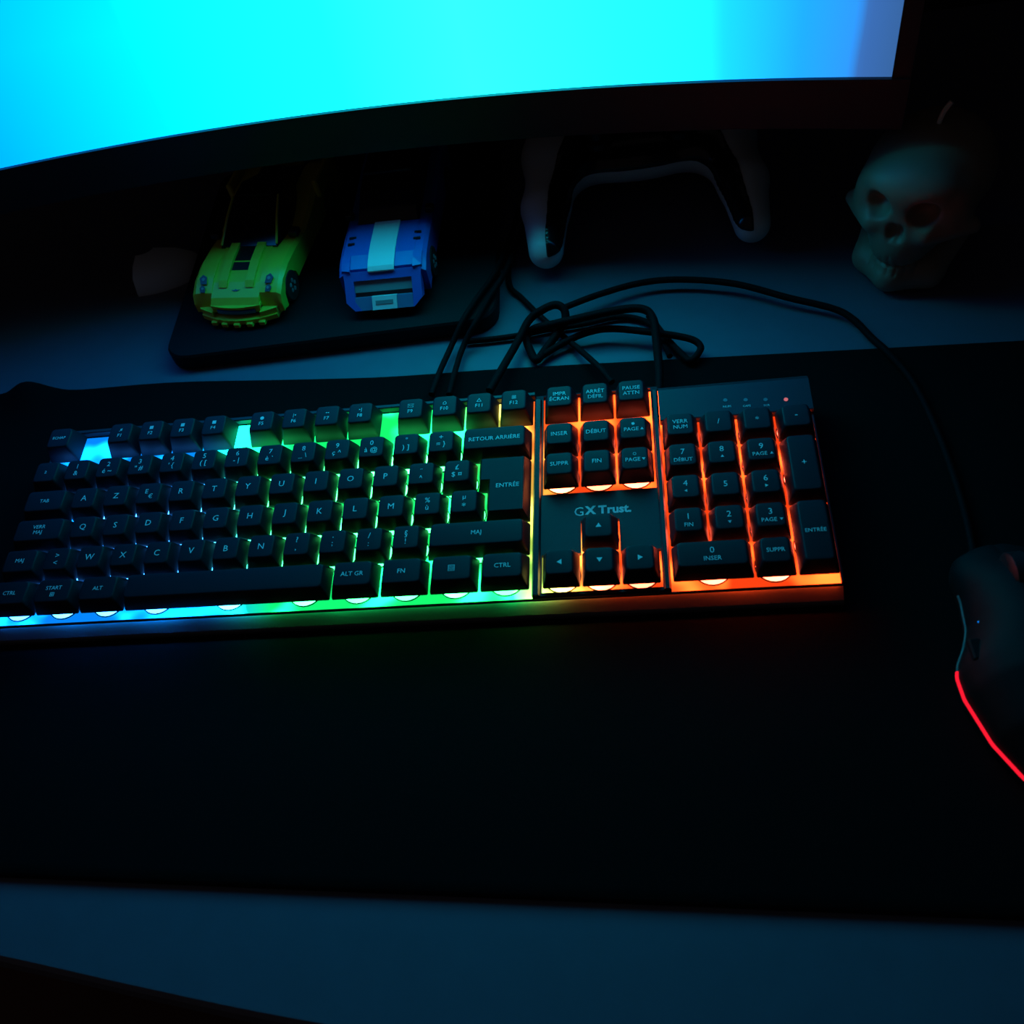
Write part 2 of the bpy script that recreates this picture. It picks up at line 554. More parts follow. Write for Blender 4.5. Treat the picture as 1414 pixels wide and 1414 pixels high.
# centre housing with openings for the navigation and the arrow keys, framed piece by piece into one shell
NX = 15.786 * U      # centre of the first navigation column
KXN = 19.031 * U     # centre of the first numpad column
c = MB()
nl, nr = NX - 9.9, NX + 2 * U + 9.9
ul, ur = NX + U - 9.6, NX + U + 9.6
yn, ya, yu, yf = -49.4, -84.8, -66.4, -105.6
def slab(x0, x1, y0, y1, z1=ZHO):
    c.box(x0, x1, y0, y1, ZPL + 0.02, z1)
slab(PX0, nl, -107.2, 13)
slab(nr, PX1, -107.2, 13)
slab(nl, nr, yu, yn)
slab(nl, ul, ya, yu)
slab(ur, nr, ya, yu)
slab(nl, nr, -107.2, yf)
c.prism([(13, ZPL), (13, ZHO), (18, -13), (19.4, -18)], PX0, nl)
c.prism([(13, ZPL), (13, ZHO), (18, -13), (19.4, -18)], nr, PX1)
c.prism([(16, ZPL), (16, -11.5), (18, -13), (19.4, -18)], nl, nr)
c.build('centre_housing', M_HOUSE, kb)
# raised chamfered flanks of the centre housing
for x0, x1 in ((PX0 - 0.1, PX0 + 3.9), (PX1 - 3.3, PX1 + 0.1)):
    MB().loft([[(x0, y, ZPL), (x1, y, ZPL), (x1, y, ZHO + 0.1), (x1 - 0.9, y, ZHO + 1.9), (x0 + 0.7, y, ZHO + 1.9), (x0, y, ZHO + 1.2)] for y in (-107.3, 12.2)]).build('housing_rail', M_HOUSE, kb)
# numpad back panel with the lock lamps
p = MB()
p.prism([(-8.6, ZPL), (-8.6, -9.6), (-8.0, -9.2), (12.0, -9.2), (14.0, -10.2), (17.5, -14), (19.4, -18)], PX1 + 0.3, KX1)
np_panel = p.build('numpad_panel', M_HOUSE, kb)
for i, x in enumerate((387.1, 397.4, 407.4, 417.6)):
    MB().cyl((x, 1.6 - i * 0.9, -9.25), 1.1, 0.3, n=12).build('lock_lamp', M_LOCKLED if i == 3 else M_GREYD, np_panel)

FONT_CACHE = {}
def text_mesh(body, size, line=1.05, shear=0.0, offset=0.0):
    cu = bpy.data.curves.new('t', 'FONT')
    cu.body = body
    cu.size = size * MM
    cu.align_x = 'CENTER'
    cu.align_y = 'CENTER'
    cu.space_line = line
    cu.shear = shear
    cu.offset = offset * MM
    cu.extrude = 0.00004
    cu.resolution_u = 2
    ob = bpy.data.objects.new('t', cu)
    COL.objects.link(ob)
    bpy.context.view_layer.update()
    me = bpy.data.meshes.new_from_object(ob.evaluated_get(bpy.context.evaluated_depsgraph_get()))
    me.name = 'legend'
    bpy.data.objects.remove(ob, do_unlink=True)
    me.materials.clear()
    me.materials.append(M_LEG)
    # centre on the outline itself
    if len(me.vertices):
        co = np.empty(len(me.vertices) * 3)
        me.vertices.foreach_get('co', co)
        co = co.reshape(-1, 3)
        co[:, :2] -= (co[:, :2].min(0) + co[:, :2].max(0)) / 2
        me.vertices.foreach_set('co', co.ravel())
        me.update()
    return me
def text_obj(body, size, parent, loc, **k):
    me = text_mesh(body, size, **k)
    o = bpy.data.objects.new('legend', me)
    COL.objects.link(o)
    o.parent = parent
    o.location = [v * MM for v in loc]
    return o
def mark(poly, parent, loc):
    mb = MB()
    mb.prism(poly, 0, 0.06, axis='z')
    return mb.build('legend', M_LEG, parent, loc)
TRI = {'up': [(-1.2, -.9), (1.2, -.9), (0, 1.1)], 'down': [(-1.2, .9), (0, -1.1), (1.2, .9)], 'left': [(-1.1, 0), (.9, -1.2), (.9, 1.2)], 'right': [(1.1, 0), (-.9, 1.2), (-.9, -1.2)]}

CAP_CACHE = {}
def cap_mesh(wu, hu, ZSK=ZSK):
    if (wu, hu, ZSK) in CAP_CACHE:
        return CAP_CACHE[(wu, hu, ZSK)]
    hx, hy = wu * U / 2 - 0.52, hu * U / 2 - 0.52
    tx, ty, sh = hx - 2.65, hy - 2.55, 0.45
    rings = []
    for k, z, r in ((0.0, ZSK, 0.8), (0.05, ZSK + 1.2, 0.9), (0.82, -1.3, 1.6), (0.93, -0.45, 1.8), (1.0, -0.08, 2.0)):
        rings.append([(x, y + sh * k, z) for x, y in rrect(hx + (tx - hx) * k, hy + (ty - hy) * k, r, 3)])
    rings.append([(x, y + sh, 0.0) for x, y in rrect(tx - 0.7, ty - 0.7, 1.5, 3)])
    mb = MB().loft(rings)
    # plunger under the cap
    mb.cyl((0, 0, ZPL + 0.05), 2.6, ZSK - ZPL + 1.0, n=10)
    me = mb.mesh('keycap', True, 50)
    me.materials.append(M_KEY)
    CAP_CACHE[(wu, hu, ZSK)] = me
    return me
def well(x, y):
    """round light well under a key: bright disc with a dark collar"""
    n = 24
    mb = MB()
    mb.loft([[(x + r * math.cos(2 * PI * i / n), y + r * math.sin(2 * PI * i / n), z) for i in range(n)] for r, z in ((8.6, ZPL + 0.01), (8.6, ZPL + 0.35))])
    wl = mb.build('light_well', M_WELL, kb)
    cb = MB()
    cb.loft([[(x + r * math.cos(2 * PI * i / n), y + r * math.sin(2 * PI * i / n), z) for i in range(n)] for r, z in ((8.7, ZPL), (8.7, ZPL + 0.6), (9.2, ZPL + 0.6), (9.2, ZPL))], cap=False)
    cb.build('collar', M_BLACK, wl)
def key(cx, cy, wu=1, hu=1, legs=(), wells=None):
    """cx, cy in mm; legs: (kind, value, dx, dy, size)"""
    lift = 1.0 if cy == Y1 and cx < PX0 else 0.0
    o = bpy.data.objects.new('keycap', cap_mesh(wu, hu, -11.4 if cy == YF else ZSK - lift))
    COL.objects.link(o)
    o.parent = kb
    o.location = (cx * MM, cy * MM, lift * MM)
    for kind, val, dx, dy, s in legs:
        if kind == 't':
            text_obj(val, s, o, (dx, dy + 0.45, 0.05))
        else:
            mark([(a * s, b_ * s) for a, b_ in TRI[val]], o, (dx, dy + 0.45, 0.03))
    for wx, wy in ([] if cy == YF else wells or [(0, 0)]):
        well(cx + wx, cy + wy - 0.8)
    return o
L, Wd = 4.9, 3.1
def T(s, size=L, dx=0, dy=0):
    return ('t', s, dx, dy, size)
YF, Y1, Y2, Y3, Y4, Y5 = 0.301 * U, -U, -2 * U, -3 * U, -4 * U, -5 * U
# function row
key(0.5 * U, YF, legs=[T('ECHAP', 2.6)])
icons = ['♫', '■', '■', '■', '●', '|◂', '◂◂', '▸|', '✉', '⌂', '△', '▦']
for i in range(12):
    x = (2.5 + i + (0.5 if i > 3 else 0) + (0.5 if i > 7 else 0)) * U
    key(x, YF, legs=[T(icons[i], 3.0, 0, 2.0), T('F%d' % (i + 1), 3.2, 0, -1.7)])
for i, s in enumerate(('IMPR\nÉCRAN', 'ARRÊT\nDÉFIL', 'PAUSE\nATTN')):
    key(NX + i * U, YF, legs=[T(s, 3.3)])
# number row
num = ['²', '1\n&', '2\né ~', '3\n" #', "4\n' {", '5\n( [', '6\n- |', '7\nè `', '8\n_ \\', '9\nç ^', '0\nà @', '°\n) ]', '+\n= }']
for i, s in enumerate(num):
    key((0.5 + i) * U, Y1, legs=[T(s, 4.3 if i else 5.0)])
key(14 * U, Y1, 2, 1, [T('RETOUR ARRIÈRE', 3.5)])
# letters
key(0.75 * U, Y2, 1.5, 1, [T('TAB', Wd)])
for i, ch in enumerate('AZERTYUIOP'):
    if ch == 'E':
        key((2 + i) * U, Y2, legs=[T('E', 4.0, -1.2, 1.4), T('€', 4.0, 1.6, -1.8)])
    else:
        key((2 + i) * U, Y2, legs=[T(ch)])
key(12 * U, Y2, legs=[T('¨\n^', 4.2)])
key(13 * U, Y2, legs=[T('£\n$ ¤', 4.2)])
key(0.875 * U, Y3, 1.75, 1, [T('VERR\nMAJ', 3.2)])
for i, ch in enumerate('QSDFGHJKLM'):
    key((2.25 + i) * U, Y3, legs=[T(ch)])
key(12.25 * U, Y3, legs=[T('%\nù', 4.2)])
key(13.25 * U, Y3, legs=[T('µ', 4.0, 0, 2.0), T('*', 5.0, 0, -2.0)])
key(0.625 * U, Y4, 1.25, 1, [T('MAJ', Wd)])
key(1.75 * U, Y4, legs=[T('>\n<', 4.2)])
for i, ch in enumerate('WXCVBN'):
    key((2.75 + i) * U, Y4, legs=[T(ch)])
for i, s in enumerate(('?\n,', '.\n;', '/\n:', '§\n!')):
    key((8.75 + i) * U, Y4, legs=[T(s, 4.4)])
key(13.625 * U, Y4, 2.75, 1, [T('MAJ', 3.3)])
# bottom row
B = 1.3125
key(B / 2 * U, Y5, B, 1, [T('CTRL', Wd)])
key(1.5 * B * U, Y5, B, 1, [T('START', Wd, 0, 1.6), T('⊞', 3.4, 0, -2.2)])
key(2.5 * B * U, Y5, B, 1, [T('ALT', Wd)])
sx0, sx1 = 3 * B, 9.75
key((sx0 + sx1) / 2 * U, Y5, sx1 - sx0, 1, [], wells=[(-40, 0), (0, 0), (40, 0)])
for i, s in enumerate(('ALT GR', 'FN', '', 'CTRL')):
    lg = [T(s, 3.4)] if s else [T('▤', 4.4)]
    key((9.75 + (i + 0.5) * B) * U, Y5, B, 1, lg)
# ISO enter: an upside-down L, lofted
def enter_key():
    x0, x0b, x1 = 13.5 * U, 13.75 * U, 15 * U
    yt, ym, yb = -1.5 * U, -2.5 * U, -3.5 * U
    g = 0.62
    base = [(x1 - g, yt - g), (x0 + g, yt - g), (x0 + g, ym + g), (x0b + g, ym + g), (x0b + g, yb + g), (x1 - g, yb + g)]
    i = 2.6
    top = [(x1 - g - i, yt - g - i + .5), (x0 + g + i, yt - g - i + .5), (x0 + g + i, ym + g + i), (x0b + g + i, ym + g + i), (x0b + g + i, yb + g + i), (x1 - g - i, yb + g + i)]
    cx, cy = 14.375 * U, -2.5 * U
    def rg(k, z):
        return [(a[0] + (b_[0] - a[0]) * k - cx, a[1] + (b_[1] - a[1]) * k - cy, z) for a, b_ in zip(base, top)]
    mb = MB().loft([rg(0, ZSK), rg(0.05, ZSK + 1.2), rg(0.9, -0.7), rg(1.05, 0.0)])
    mb.cyl((0, 0, ZPL + 0.05), 2.6, ZSK - ZPL + 1.0, n=10)
    o = mb.build('keycap', M_KEY, kb, (cx, cy, 0))
    text_obj('ENTRÉE', 3.5, o, (0.6, -0.5, 0.05))
    well(cx, cy - 0.8)
enter_key()
# navigation and arrows
for i, s in enumerate(('INSER', 'DÉBUT', 'PAGE')):
    lg = [T(s, 3.4)] if i < 2 else [T('●', 2.2, 0, 2.6), T('PAGE', 3.2, -1, -0.8), ('m', 'up', 4.4, -0.8, .75)]
    key(NX + i * U, Y1, legs=lg)
for i, s in enumerate(('SUPPR', 'FIN', 'PAGE')):
    lg = [T(s, 3.4)] if i < 2 else [T('○', 2.2, 0, 2.6), T('PAGE', 3.2, -1, -0.8), ('m', 'down', 4.4, -0.8, .75)]
    key(NX + i * U, Y2, legs=lg)
key(NX + U, Y4, legs=[('m', 'up', 0, 0, 1.15)])
for i, s in enumerate(('left', 'down', 'right')):
    key(NX + i * U, Y5, legs=[('m', s, 0, 0, 1.15)])
# numpad
key(KXN, Y1, legs=[T('VERR\nNUM', 3.3)])
key(KXN + U, Y1, legs=[T('/', 4.2)])
key(KXN + 2 * U, Y1, legs=[T('*', 4.4)])
key(KXN + 3 * U, Y1, legs=[T('-', 5.0)])
pad = [('7', 'DÉBUT', 0, Y2, None), ('8', None, 1, Y2, 'up'), ('9', 'PAGE', 2, Y2, 'up'), ('4', None, 0, Y3, 'left'), ('5', None, 1, Y3, None), ('6', None, 2, Y3, 'right'),
       ('1', 'FIN', 0, Y4, None), ('2', None, 1, Y4, 'down'), ('3', 'PAGE', 2, Y4, 'down')]
for dgt, wd, cx_, y, tr in pad:
    lg = [T(dgt, 4.6, 0, 0 if dgt == '5' else 1.8)]
    if wd:
        lg.append(T(wd, 3.0, -1.0 if tr else 0, -2.8))
    if tr:
        lg.append(('m', tr, 4.6 if wd else 0, -2.6 if not wd else -2.8, .7))
    key(KXN + cx_ * U, y, legs=lg)
key(KXN + 0.5 * U, Y5, 2, 1, [T('0', 4.6, 0, 1.8), T('INSER', 3.2, 0, -2.6)])
key(KXN + 2 * U, Y5, legs=[T('SUPPR', 3.0)])
key(KXN + 3 * U, -2.5 * U, 1, 2, [T('+', 4.6)])
key(KXN + 3 * U, -4.5 * U, 1, 2, [T('ENTRÉE', 2.8)])
# printed name under the navigation block
LY = -60.4
text_obj('G', 7.4, kb, (309.4, LY - 0.4, ZHO + 0.06))
text_obj('X', 6.4, kb, (315.2, LY, ZHO + 0.06), offset=0.3)
text_obj('T', 6.4, kb, (321.2, LY, ZHO + 0.06), offset=0.28)
text_obj('rust.', 6.6, kb, (329.6, LY - 0.3, ZHO + 0.06), offset=0.24)
text_obj('NUM', 1.9, kb, (387.6, -2.6, -9.13))
text_obj('CAPS', 1.7, kb, (397.6, -3.2, -9.13))
text_obj('SCR', 1.7, kb, (407.6, -3.8, -9.13))

# ------------------------------------------------------------------ cables behind the keyboard
def cable(name, label, traces, r=2.3, group=None):
    """traces: list of lists of (px, py, Z): where the sheath is seen and how high it lies"""
    root = None
    for tr in traces:
        pts = spline([ray(*p) for p in tr], 8)
        o = MB().tube(pts, r, 8)
        if root is None:
            root = o
        else:
            root.add(o.v, o.f)
    ob = root.build(name, M_CABLE, smooth=True, sharp=60)
    tag(ob, label, 'cable', group)
    return ob
cable('usb_cable', 'black cable from the keyboard looping over itself behind the number keys',
      [[(676, 540, 13), (690, 515, 13), (713, 475, 9), (730, 443, 12), (747, 429, 16), (767, 421, 18), (779, 428, 16), (780, 444, 12), (770, 460, 8), (753, 483, 5), (741, 497, 6),
        (733, 486, 4), (727, 466, 4), (738, 454, 8), (758, 449, 12), (798, 440, 17), (855, 428, 20), (888, 427, 20), (902, 441, 18), (907, 477, 14), (910, 512, 13), (910, 545, 13)]], 2.5)
cable('usb_cable', 'black cable bent in a long flat loop on the blue-grey desk',
      [[(642, 472, 3), (690, 467, 3), (722, 462, 3), (758, 455, 3), (804, 448, 3), (850, 438, 3), (880, 440, 3), (905, 452, 3), (915, 470, 3), (925, 492, 5)], ], 1.8)
cable('usb_cable', 'black cable with a rounded hairpin bend beside the mat edge',
      [[(747, 492, 5), (781, 472, 6), (812, 459, 8), (845, 454, 9), (900, 459, 10), (945, 466, 9), (963, 473, 8), (967, 483, 7), (954, 498, 6), (940, 488, 5), (921, 468, 4), (905, 448, 4), (896, 436, 4)]], 2.1)
cable('usb_cable', 'straight black cable running diagonally under the looped cable',
      [[(712, 330, 2.2), (703, 365, 2.3), (704, 395, 2.5), (720, 411, 2.5), (741, 432, 3), (770, 458, 4), (798, 481, 6), (828, 508, 13), (845, 528, 14)]], 1.9)
cable('usb_cable', 'long thin black cable running from the loops past the skull to the mouse',
      [[(781, 424, 9), (826, 407, 9), (883, 391, 8), (940, 386, 8), (1015, 392, 8), (1088, 411, 7), (1150, 426, 6), (1178, 441, 5), (1205, 468, 4), (1226, 487, 6), (1262, 530, 5.2), (1300, 610, 5.2), (1330, 700, 5.2), (1345, 770, 6), (1352, 812, 10)]], 2.0)
for dx in (0, 1):
    tr = [[(596, 545, 9), (607, 514, 8), (621, 483, 6), (640, 441, 14.5), (659, 412, 15), (684, 375, 14.5), (704, 330, 8), (716, 290, 3)], [(620, 545, 9), (628, 514, 8), (639, 480, 6), (657, 444, 14.5), (675, 412, 15), (696, 378, 14.5), (716, 330, 7), (730, 290, 3)]][dx]
    cable('usb_cable', 'black cable crossing the stand foot, of the pair the one nearer the ' + ('blue toy car', 'game controller')[dx], [tr], 1.9, 'paired cables crossing the stand foot')

# ------------------------------------------------------------------ toy cars
def arch_profile(y0, y1, top, wheels, rw, zb):
    """side outline (y, z) with round wheel openings; top: list of (y, z) from y1 to y0"""
    pts = [(y0, zb)]
    for wy in sorted(wheels):
        for i in range(9):
            a = PI - i * PI / 8
            pts.append((wy + rw * math.cos(a), max(zb, 8.0 + rw * math.sin(a))))
    pts.append((y1, zb))
    pts += top
    return pts
def wheel(parent, x, y, z, r, wdt, side):
    mb = MB()
    n = 24
    s = side
    rings = []
    for rr, t in ((r * 0.62, 0.0), (r * 0.9, 0.0), (r, 1.2), (r, wdt - 1.2), (r * 0.9, wdt), (r * 0.62, wdt)):
        rings.append([(x - s * t, y + rr * math.cos(2 * PI * i / n), z + rr * math.sin(2 * PI * i / n)) for i in range(n)])
    w_ = mb.loft(rings).build('wheel', M_TYRE, parent, smooth=True, sharp=40)
    hb = MB()
    hb.cyl((x + s * 0.3 if s < 0 else x - 0.7, y, z), r * 0.58, 0.4, 'x', 16)
    for i in range(5):
        a = 2 * PI * i / 5
        hb.cyl((x - 0.4, y + r * .32 * math.cos(a), z + r * .32 * math.sin(a)), r * 0.13, 0.9, 'x', 6)
    hb.build('hub', M_GREY, w_)
def stud(mb, x, y, z):
    mb.cyl((x, y, z), 2.4, 1.7, n=14)

def yellow_car():
    rz = math.radians(-7.0)
    root = tag(empty('toy_car', (94.5, 192, 12), (0, 0, rz)), 'yellow brick-built toy sports car with black hood vents and cockpit', 'toy car', 'brick-built toy cars')
    wy = (-46, 46)
    # chassis
    MB().box(-26, 26, -66, 72, 3, 9, 0.6).build('chassis', M_DARK, root)
    # central hood, stepping up to the cockpit
    prof = [(-70, 9), (-24, 9), (-24, 27), (-40, 25.5), (-56, 22.0), (-66, 17.5), (-70, 14)]
    MB().prism(prof, -17, 17).build('hood', M_YEL, root)
    # raised ribs beside the vent channel
    for s in (-1, 1):
        MB().prism([(-60, 21), (-24, 27.0), (-24, 29.0), (-40, 27.6), (-56, 23.6)], s * 9.5 - 3, s * 9.5 + 3).build('hood_rib', M_YEL, root)
    def on_hood(y):
        return np.interp(y, [-70, -66, -56, -40, -24], [14, 17.5, 22.0, 25.5, 27])
    def hood_plate(name, x0, x1, y0, y1, m_, dz=0.25):
        mb = MB()
        a, b_ = on_hood(y0), on_hood(y1)
        mb.loft([[(x0, y0, a - .3), (x1, y0, a - .3), (x1, y0, a + dz), (x0, y0, a + dz)], [(x0, y1, b_ - .3), (x1, y1, b_ - .3), (x1, y1, b_ + dz), (x0, y1, b_ + dz)]])
        return mb.build(name, m_, root)
    hood_plate('hood_vent', -6.4, 6.4, -46.5, -40.2, M_DARK)
    hood_plate('hood_vent', -6.4, 6.4, -38.6, -24.3, M_DARK)
    # small mark printed on the nose
    mk = MB()
    mk.prism([(-3.2, 0.6), (-0.8, -0.8), (0, -0.2), (0.8, -0.8), (3.2, 0.6), (0.9, 0.2), (0, 1.0), (-0.9, 0.2)], 0, 0.15, 'z')
    o = mk.build('nose_mark', M_STICK, root, (0, -61.5, 19.8))
    o.rotation_euler = (math.radians(23), 0, 0)
    # fenders with wheel arches
    for s in (-1, 1):
        top = [(74, 20), (70, 29), (56, 33), (34, 33), (14, 27), (-4, 24), (-24, 26), (-40, 26.5), (-54, 24), (-63, 19), (-66, 12)]
        x0, x1 = (17, 31.5) if s > 0 else (-31.5, -17)
        prof = arch_profile(-66, 74, top, wy, 12.5, 6)
        c_ = MB()
        # round the outer shoulder: three slices
        def sl(x, k):
            return [(x, y, 6 + (z - 6) * k if z > 14 else z) for y, z in prof]
        xs_ = [(s * 17, 1.0), (s * 25, 1.0), (s * 29, 0.97), (s * 31.5, 0.86)]
        c_.loft([sl(x, k) for x, k in xs_])
        c_.build('fender', M_YEL, root, smooth=True, sharp=25)
        for j, (yy, zz, sz) in enumerate(((-55.2, 23.9, 3.3), (-60.9, 20.8, 2.5))):
            hl = MB()
            hl.prism([(-sz * .8, -sz), (sz * .5, -sz), (sz * .9, sz * .2), (sz * .2, sz), (-sz * .6, sz * .5)], 0, 0.5, 'z')
            h_ = hl.build('headlight', M_STICK, root, (s * 23.4, yy, zz))
            h_.rotation_euler = (math.radians(28 + j * 2), 0, 0)
            if s < 0:
                h_.scale = (-1, 1, 1)
            MB().cyl((0, 0, 0.4), sz * .36, 0.4, n=10).build('lamp', M_GREY, h_)
        # corner of the bumper
        MB().loft([[(s * x, y, z) for x, y in ((17, -72.5), (27, -68), (31, -60), (31, -58), (17, -58))] for z in (4.5, 10.5)]).build('bumper_corner', M_YEL, root)
        MB().box(*sorted((s * 30.5, s * 34.5)), 30, 68, 24, 37, 1.0).build('rear_flare', M_YEL, root)
        MB().box(*sorted((s * 25, s * 32)), -16, -9, 25.5, 30, 0.8).build('mirror', M_DARK, root)
        for y in wy:
            wheel(root, s * 32.0, y, 8.0 + 2.5, 10.5, 9, s)
    # nose: lip, blue intake strip, splitter with teeth
    def bow(x):
        return -74.5 + (x / 30.0) ** 2 * 8
    def band(name, xh, z0, z1, y_in, m_, dy=0.0, n=14):
        mb = MB()
        rings = []
        for i in range(n + 1):
            x = -xh + 2 * xh * i / n
            y = bow(x) + dy
            rings.append([(x, y, z0), (x, y_in, z0), (x, y_in, z1), (x, y, z1)])
        return mb.loft(rings).build(name, m_, root)
    band('intake', 17, 7.5, 12.5, -66, M_DARK, 3.0)
    band('intake_strip', 13.5, 9.2, 11.6, -66, M_LBLUE, 1.6)
    band('nose_lip', 17.5, 12.5, 14.3, -66, M_YEL, 2.0)
    band('splitter', 27, 3.4, 6.6, -62, M_YEL, -1.5)
    for x in (-17, -9, 0, 9, 17):
        MB().box(x - 2.2, x + 2.2, bow(x) - 3.6, bow(x) + 4, 2.0, 5.0, 0.4).build('splitter_clip', M_YEL, root)
    # cockpit glass and roof
    g = MB()
    def gs(y, hw, z0, z1, tw):
        return [(-hw, y, z0), (hw, y, z0), (tw, y, z1), (-tw, y, z1)]
    g.loft([gs(-26, 22, 22, 27.5, 20), gs(-8, 23, 22, 37, 18), gs(6, 23, 22, 43, 16.5), gs(24, 22, 22, 43.5, 16), gs(44, 20, 22, 36, 14), gs(62, 18, 22, 30, 13)])
    gl = g.build('cockpit', M_SMOKE, root)
    MB().box(-13, 13, 6, 24, 43, 45.2, 0.6).build('roof_panel', M_DARK, gl)
    for s in (-1, 1):
        MB().tube([(s * 20, -25, 28), (s * 18.2, -8, 37.6), (s * 16.6, 7, 43.6)], 0.9, 6).build('pillar', M_YEL, gl)
    MB().box(-24, 24, 62, 74, 9, 28, 0.8).build('tail', M_YEL, root)
    wg = MB().box(-31, 31, 62, 74, 41, 43.6, 0.6).build('rear_wing', M_YEL, root)
    for s in (-1, 1):
        MB().box(s * 14 - 1.5, s * 14 + 1.5, 64, 70, 27, 41.2).build('wing_post', M_DARK, wg)
    return root
yellow_car()

def blue_car():
    root = tag(empty('toy_car', (187.5, 196, 12), (0, 0, math.radians(-1.0))), 'blue brick-built toy muscle car with a broad white hood stripe', 'toy car', 'brick-built toy cars')
    MB().box(-24, 24, -64, 70, 3, 9, 0.6).build('chassis', M_DARK, root)
    # hood
    hp = [(-64, 10), (-24, 10), (-24, 29.5), (-44, 29.0), (-54, 28.0), (-64, 25.0)]
    MB().prism(hp, -21, 21).build('hood', M_BLUE, root)
    def strp(pts, x0, x1, name, m_, t_=0.7):
        mb = MB()
        rings = [[(x0, y, z - 0.4), (x1, y, z - 0.4), (x1, y, z + t_), (x0, y, z + t_)] for y, z in pts]
        return mb.loft(rings).build(name, m_, root)
    strp([(-66.6, 23.8), (-64, 25.6), (-60, 27.0), (-54, 28.3), (-44, 29.2), (-24, 29.6), (-21, 29.6)], -8.6, 8.6, 'hood_stripe', M_WHITE)
    # slanting fascia: the lower edge stands further forward
    def fy(z):
        return -65.0 - (23.5 - z) * 0.95
    def fas(name, x0, x1, z0, z1, m_, proud=0.0, parent=None, xt0=None, xt1=None):
        xt0 = x0 if xt0 is None else xt0
        xt1 = x1 if xt1 is None else xt1
        def rg(a0, a1, z):
            y = fy(z) - proud
            return [(a0, y, z + proud * .5), (a1, y, z + proud * .5), (a1, y + 6, z - 3), (a0, y + 6, z - 3)]
        return MB().loft([rg(x0, x1, z0), rg(xt0, xt1, z1)]).build(name, m_, parent or root)
    fas('nose', -25, 25, 19.5, 23.6, M_BLUE, 0.3, xt0=-25.5, xt1=25.5)
    fas('fascia_jamb', -25, -19, 10.0, 19.6, M_BLUE, 0.3, xt0=-25, xt1=-19)
    fas('fascia_jamb', 19, 25, 10.0, 19.6, M_BLUE, 0.3)
    fas('bumper_corner', -19.5, -15, 6.0, 10.1, M_BLUE, 0.3, xt0=-25, xt1=-19)
    fas('bumper_corner', 15, 19.5, 6.0, 10.1, M_BLUE, 0.3, xt0=19, xt1=25)
    fas('grille', -19, 19, 14.0, 19.5, M_GREY, -1.2)
    fas('grille_slot', -19, 19, 12.0, 14.0, M_DARK, -1.4)
    fas('bumper', -19, -8, 6.0, 12.0, M_GREYB, 0.1, xt0=-19)
    fas('bumper', 8.6, 18.8, 6.0, 12.0, M_GREYB, 0.5)
    pl = fas('number_plate', -7.8, 8.4, 6.0, 12.2, M_WHITE, 0.9)
    fas('plate_bar', -5.5, 6.0, 8.4, 10.2, M_GREY, 1.15, pl)
    for s in (-1, 1):
        prof = arch_profile(-66, 72, [(72, 24), (66, 31), (40, 32), (0, 29), (-30, 29), (-46, 28.6), (-58, 26.8), (-66, 22.5)], (-44, 46), 12.5, 6)
        c_ = MB()
        c_.loft([[(s * x, y, z if z < 14 else 6 + (z - 6) * k) for y, z in prof] for x, k in ((21, 1.0), (26.0, 0.985), (28.5, 0.9))])
        c_.build('fender', M_BLUE, root, smooth=True, sharp=25)
        # raised lamp block at the front corner, hood slots
        MB().loft([[(s * 20.6, y, z) for y, z in ((-66.2, 20), (-54, 24), (-54, 28.6), (-60, 27.6), (-66.2, 25.4))], [(s * 26.2, y, z) for y, z in ((-64.5, 20), (-54, 24), (-54, 28.2), (-60, 27.0), (-64.5, 24.8))]]).build('lamp_block', M_BLUE, root)
        for y in (-43.5, -37.0):
            MB().box(*sorted((s * 19.5, s * 24)), y - 0.9, y + 0.9, 28.2, 29.6).build('hood_slot', M_DARK, root)
        for y in (-44, 46):
            wheel(root, s * 29.2, y, 10.5, 10.5, 9, s)
        MB().box(*sorted((s * 24.5, s * 30)), -18, -12, 29, 33, 0.7).build('mirror', M_DARK, root)
    g = MB()
    def gs(y, hw, z0, z1, tw):
        return [(-hw, y, z0), (hw, y, z0), (tw, y, z1), (-tw, y, z1)]
    g.loft([gs(-24, 21, 24, 30, 20), gs(-6, 22, 24, 42, 18), gs(6, 22, 24, 46, 17), gs(34, 22, 24, 46, 17), gs(56, 21, 24, 34, 17)])
    gl = g.build('cabin', M_SMOKE, root)
    rf = MB().box(-16.5, 16.5, 6, 34, 45.8, 48.4, 0.6).build('roof', M_DARK, root)
    st = MB()
    for x in (-4.4, 4.4):
        stud(st, x, 12, 48.3)
    st.build('stud', M_DARK, rf)
    MB().box(-24, 24, 56, 72, 9, 31, 0.8).build('tail', M_BLUE, root)
    return root
blue_car()

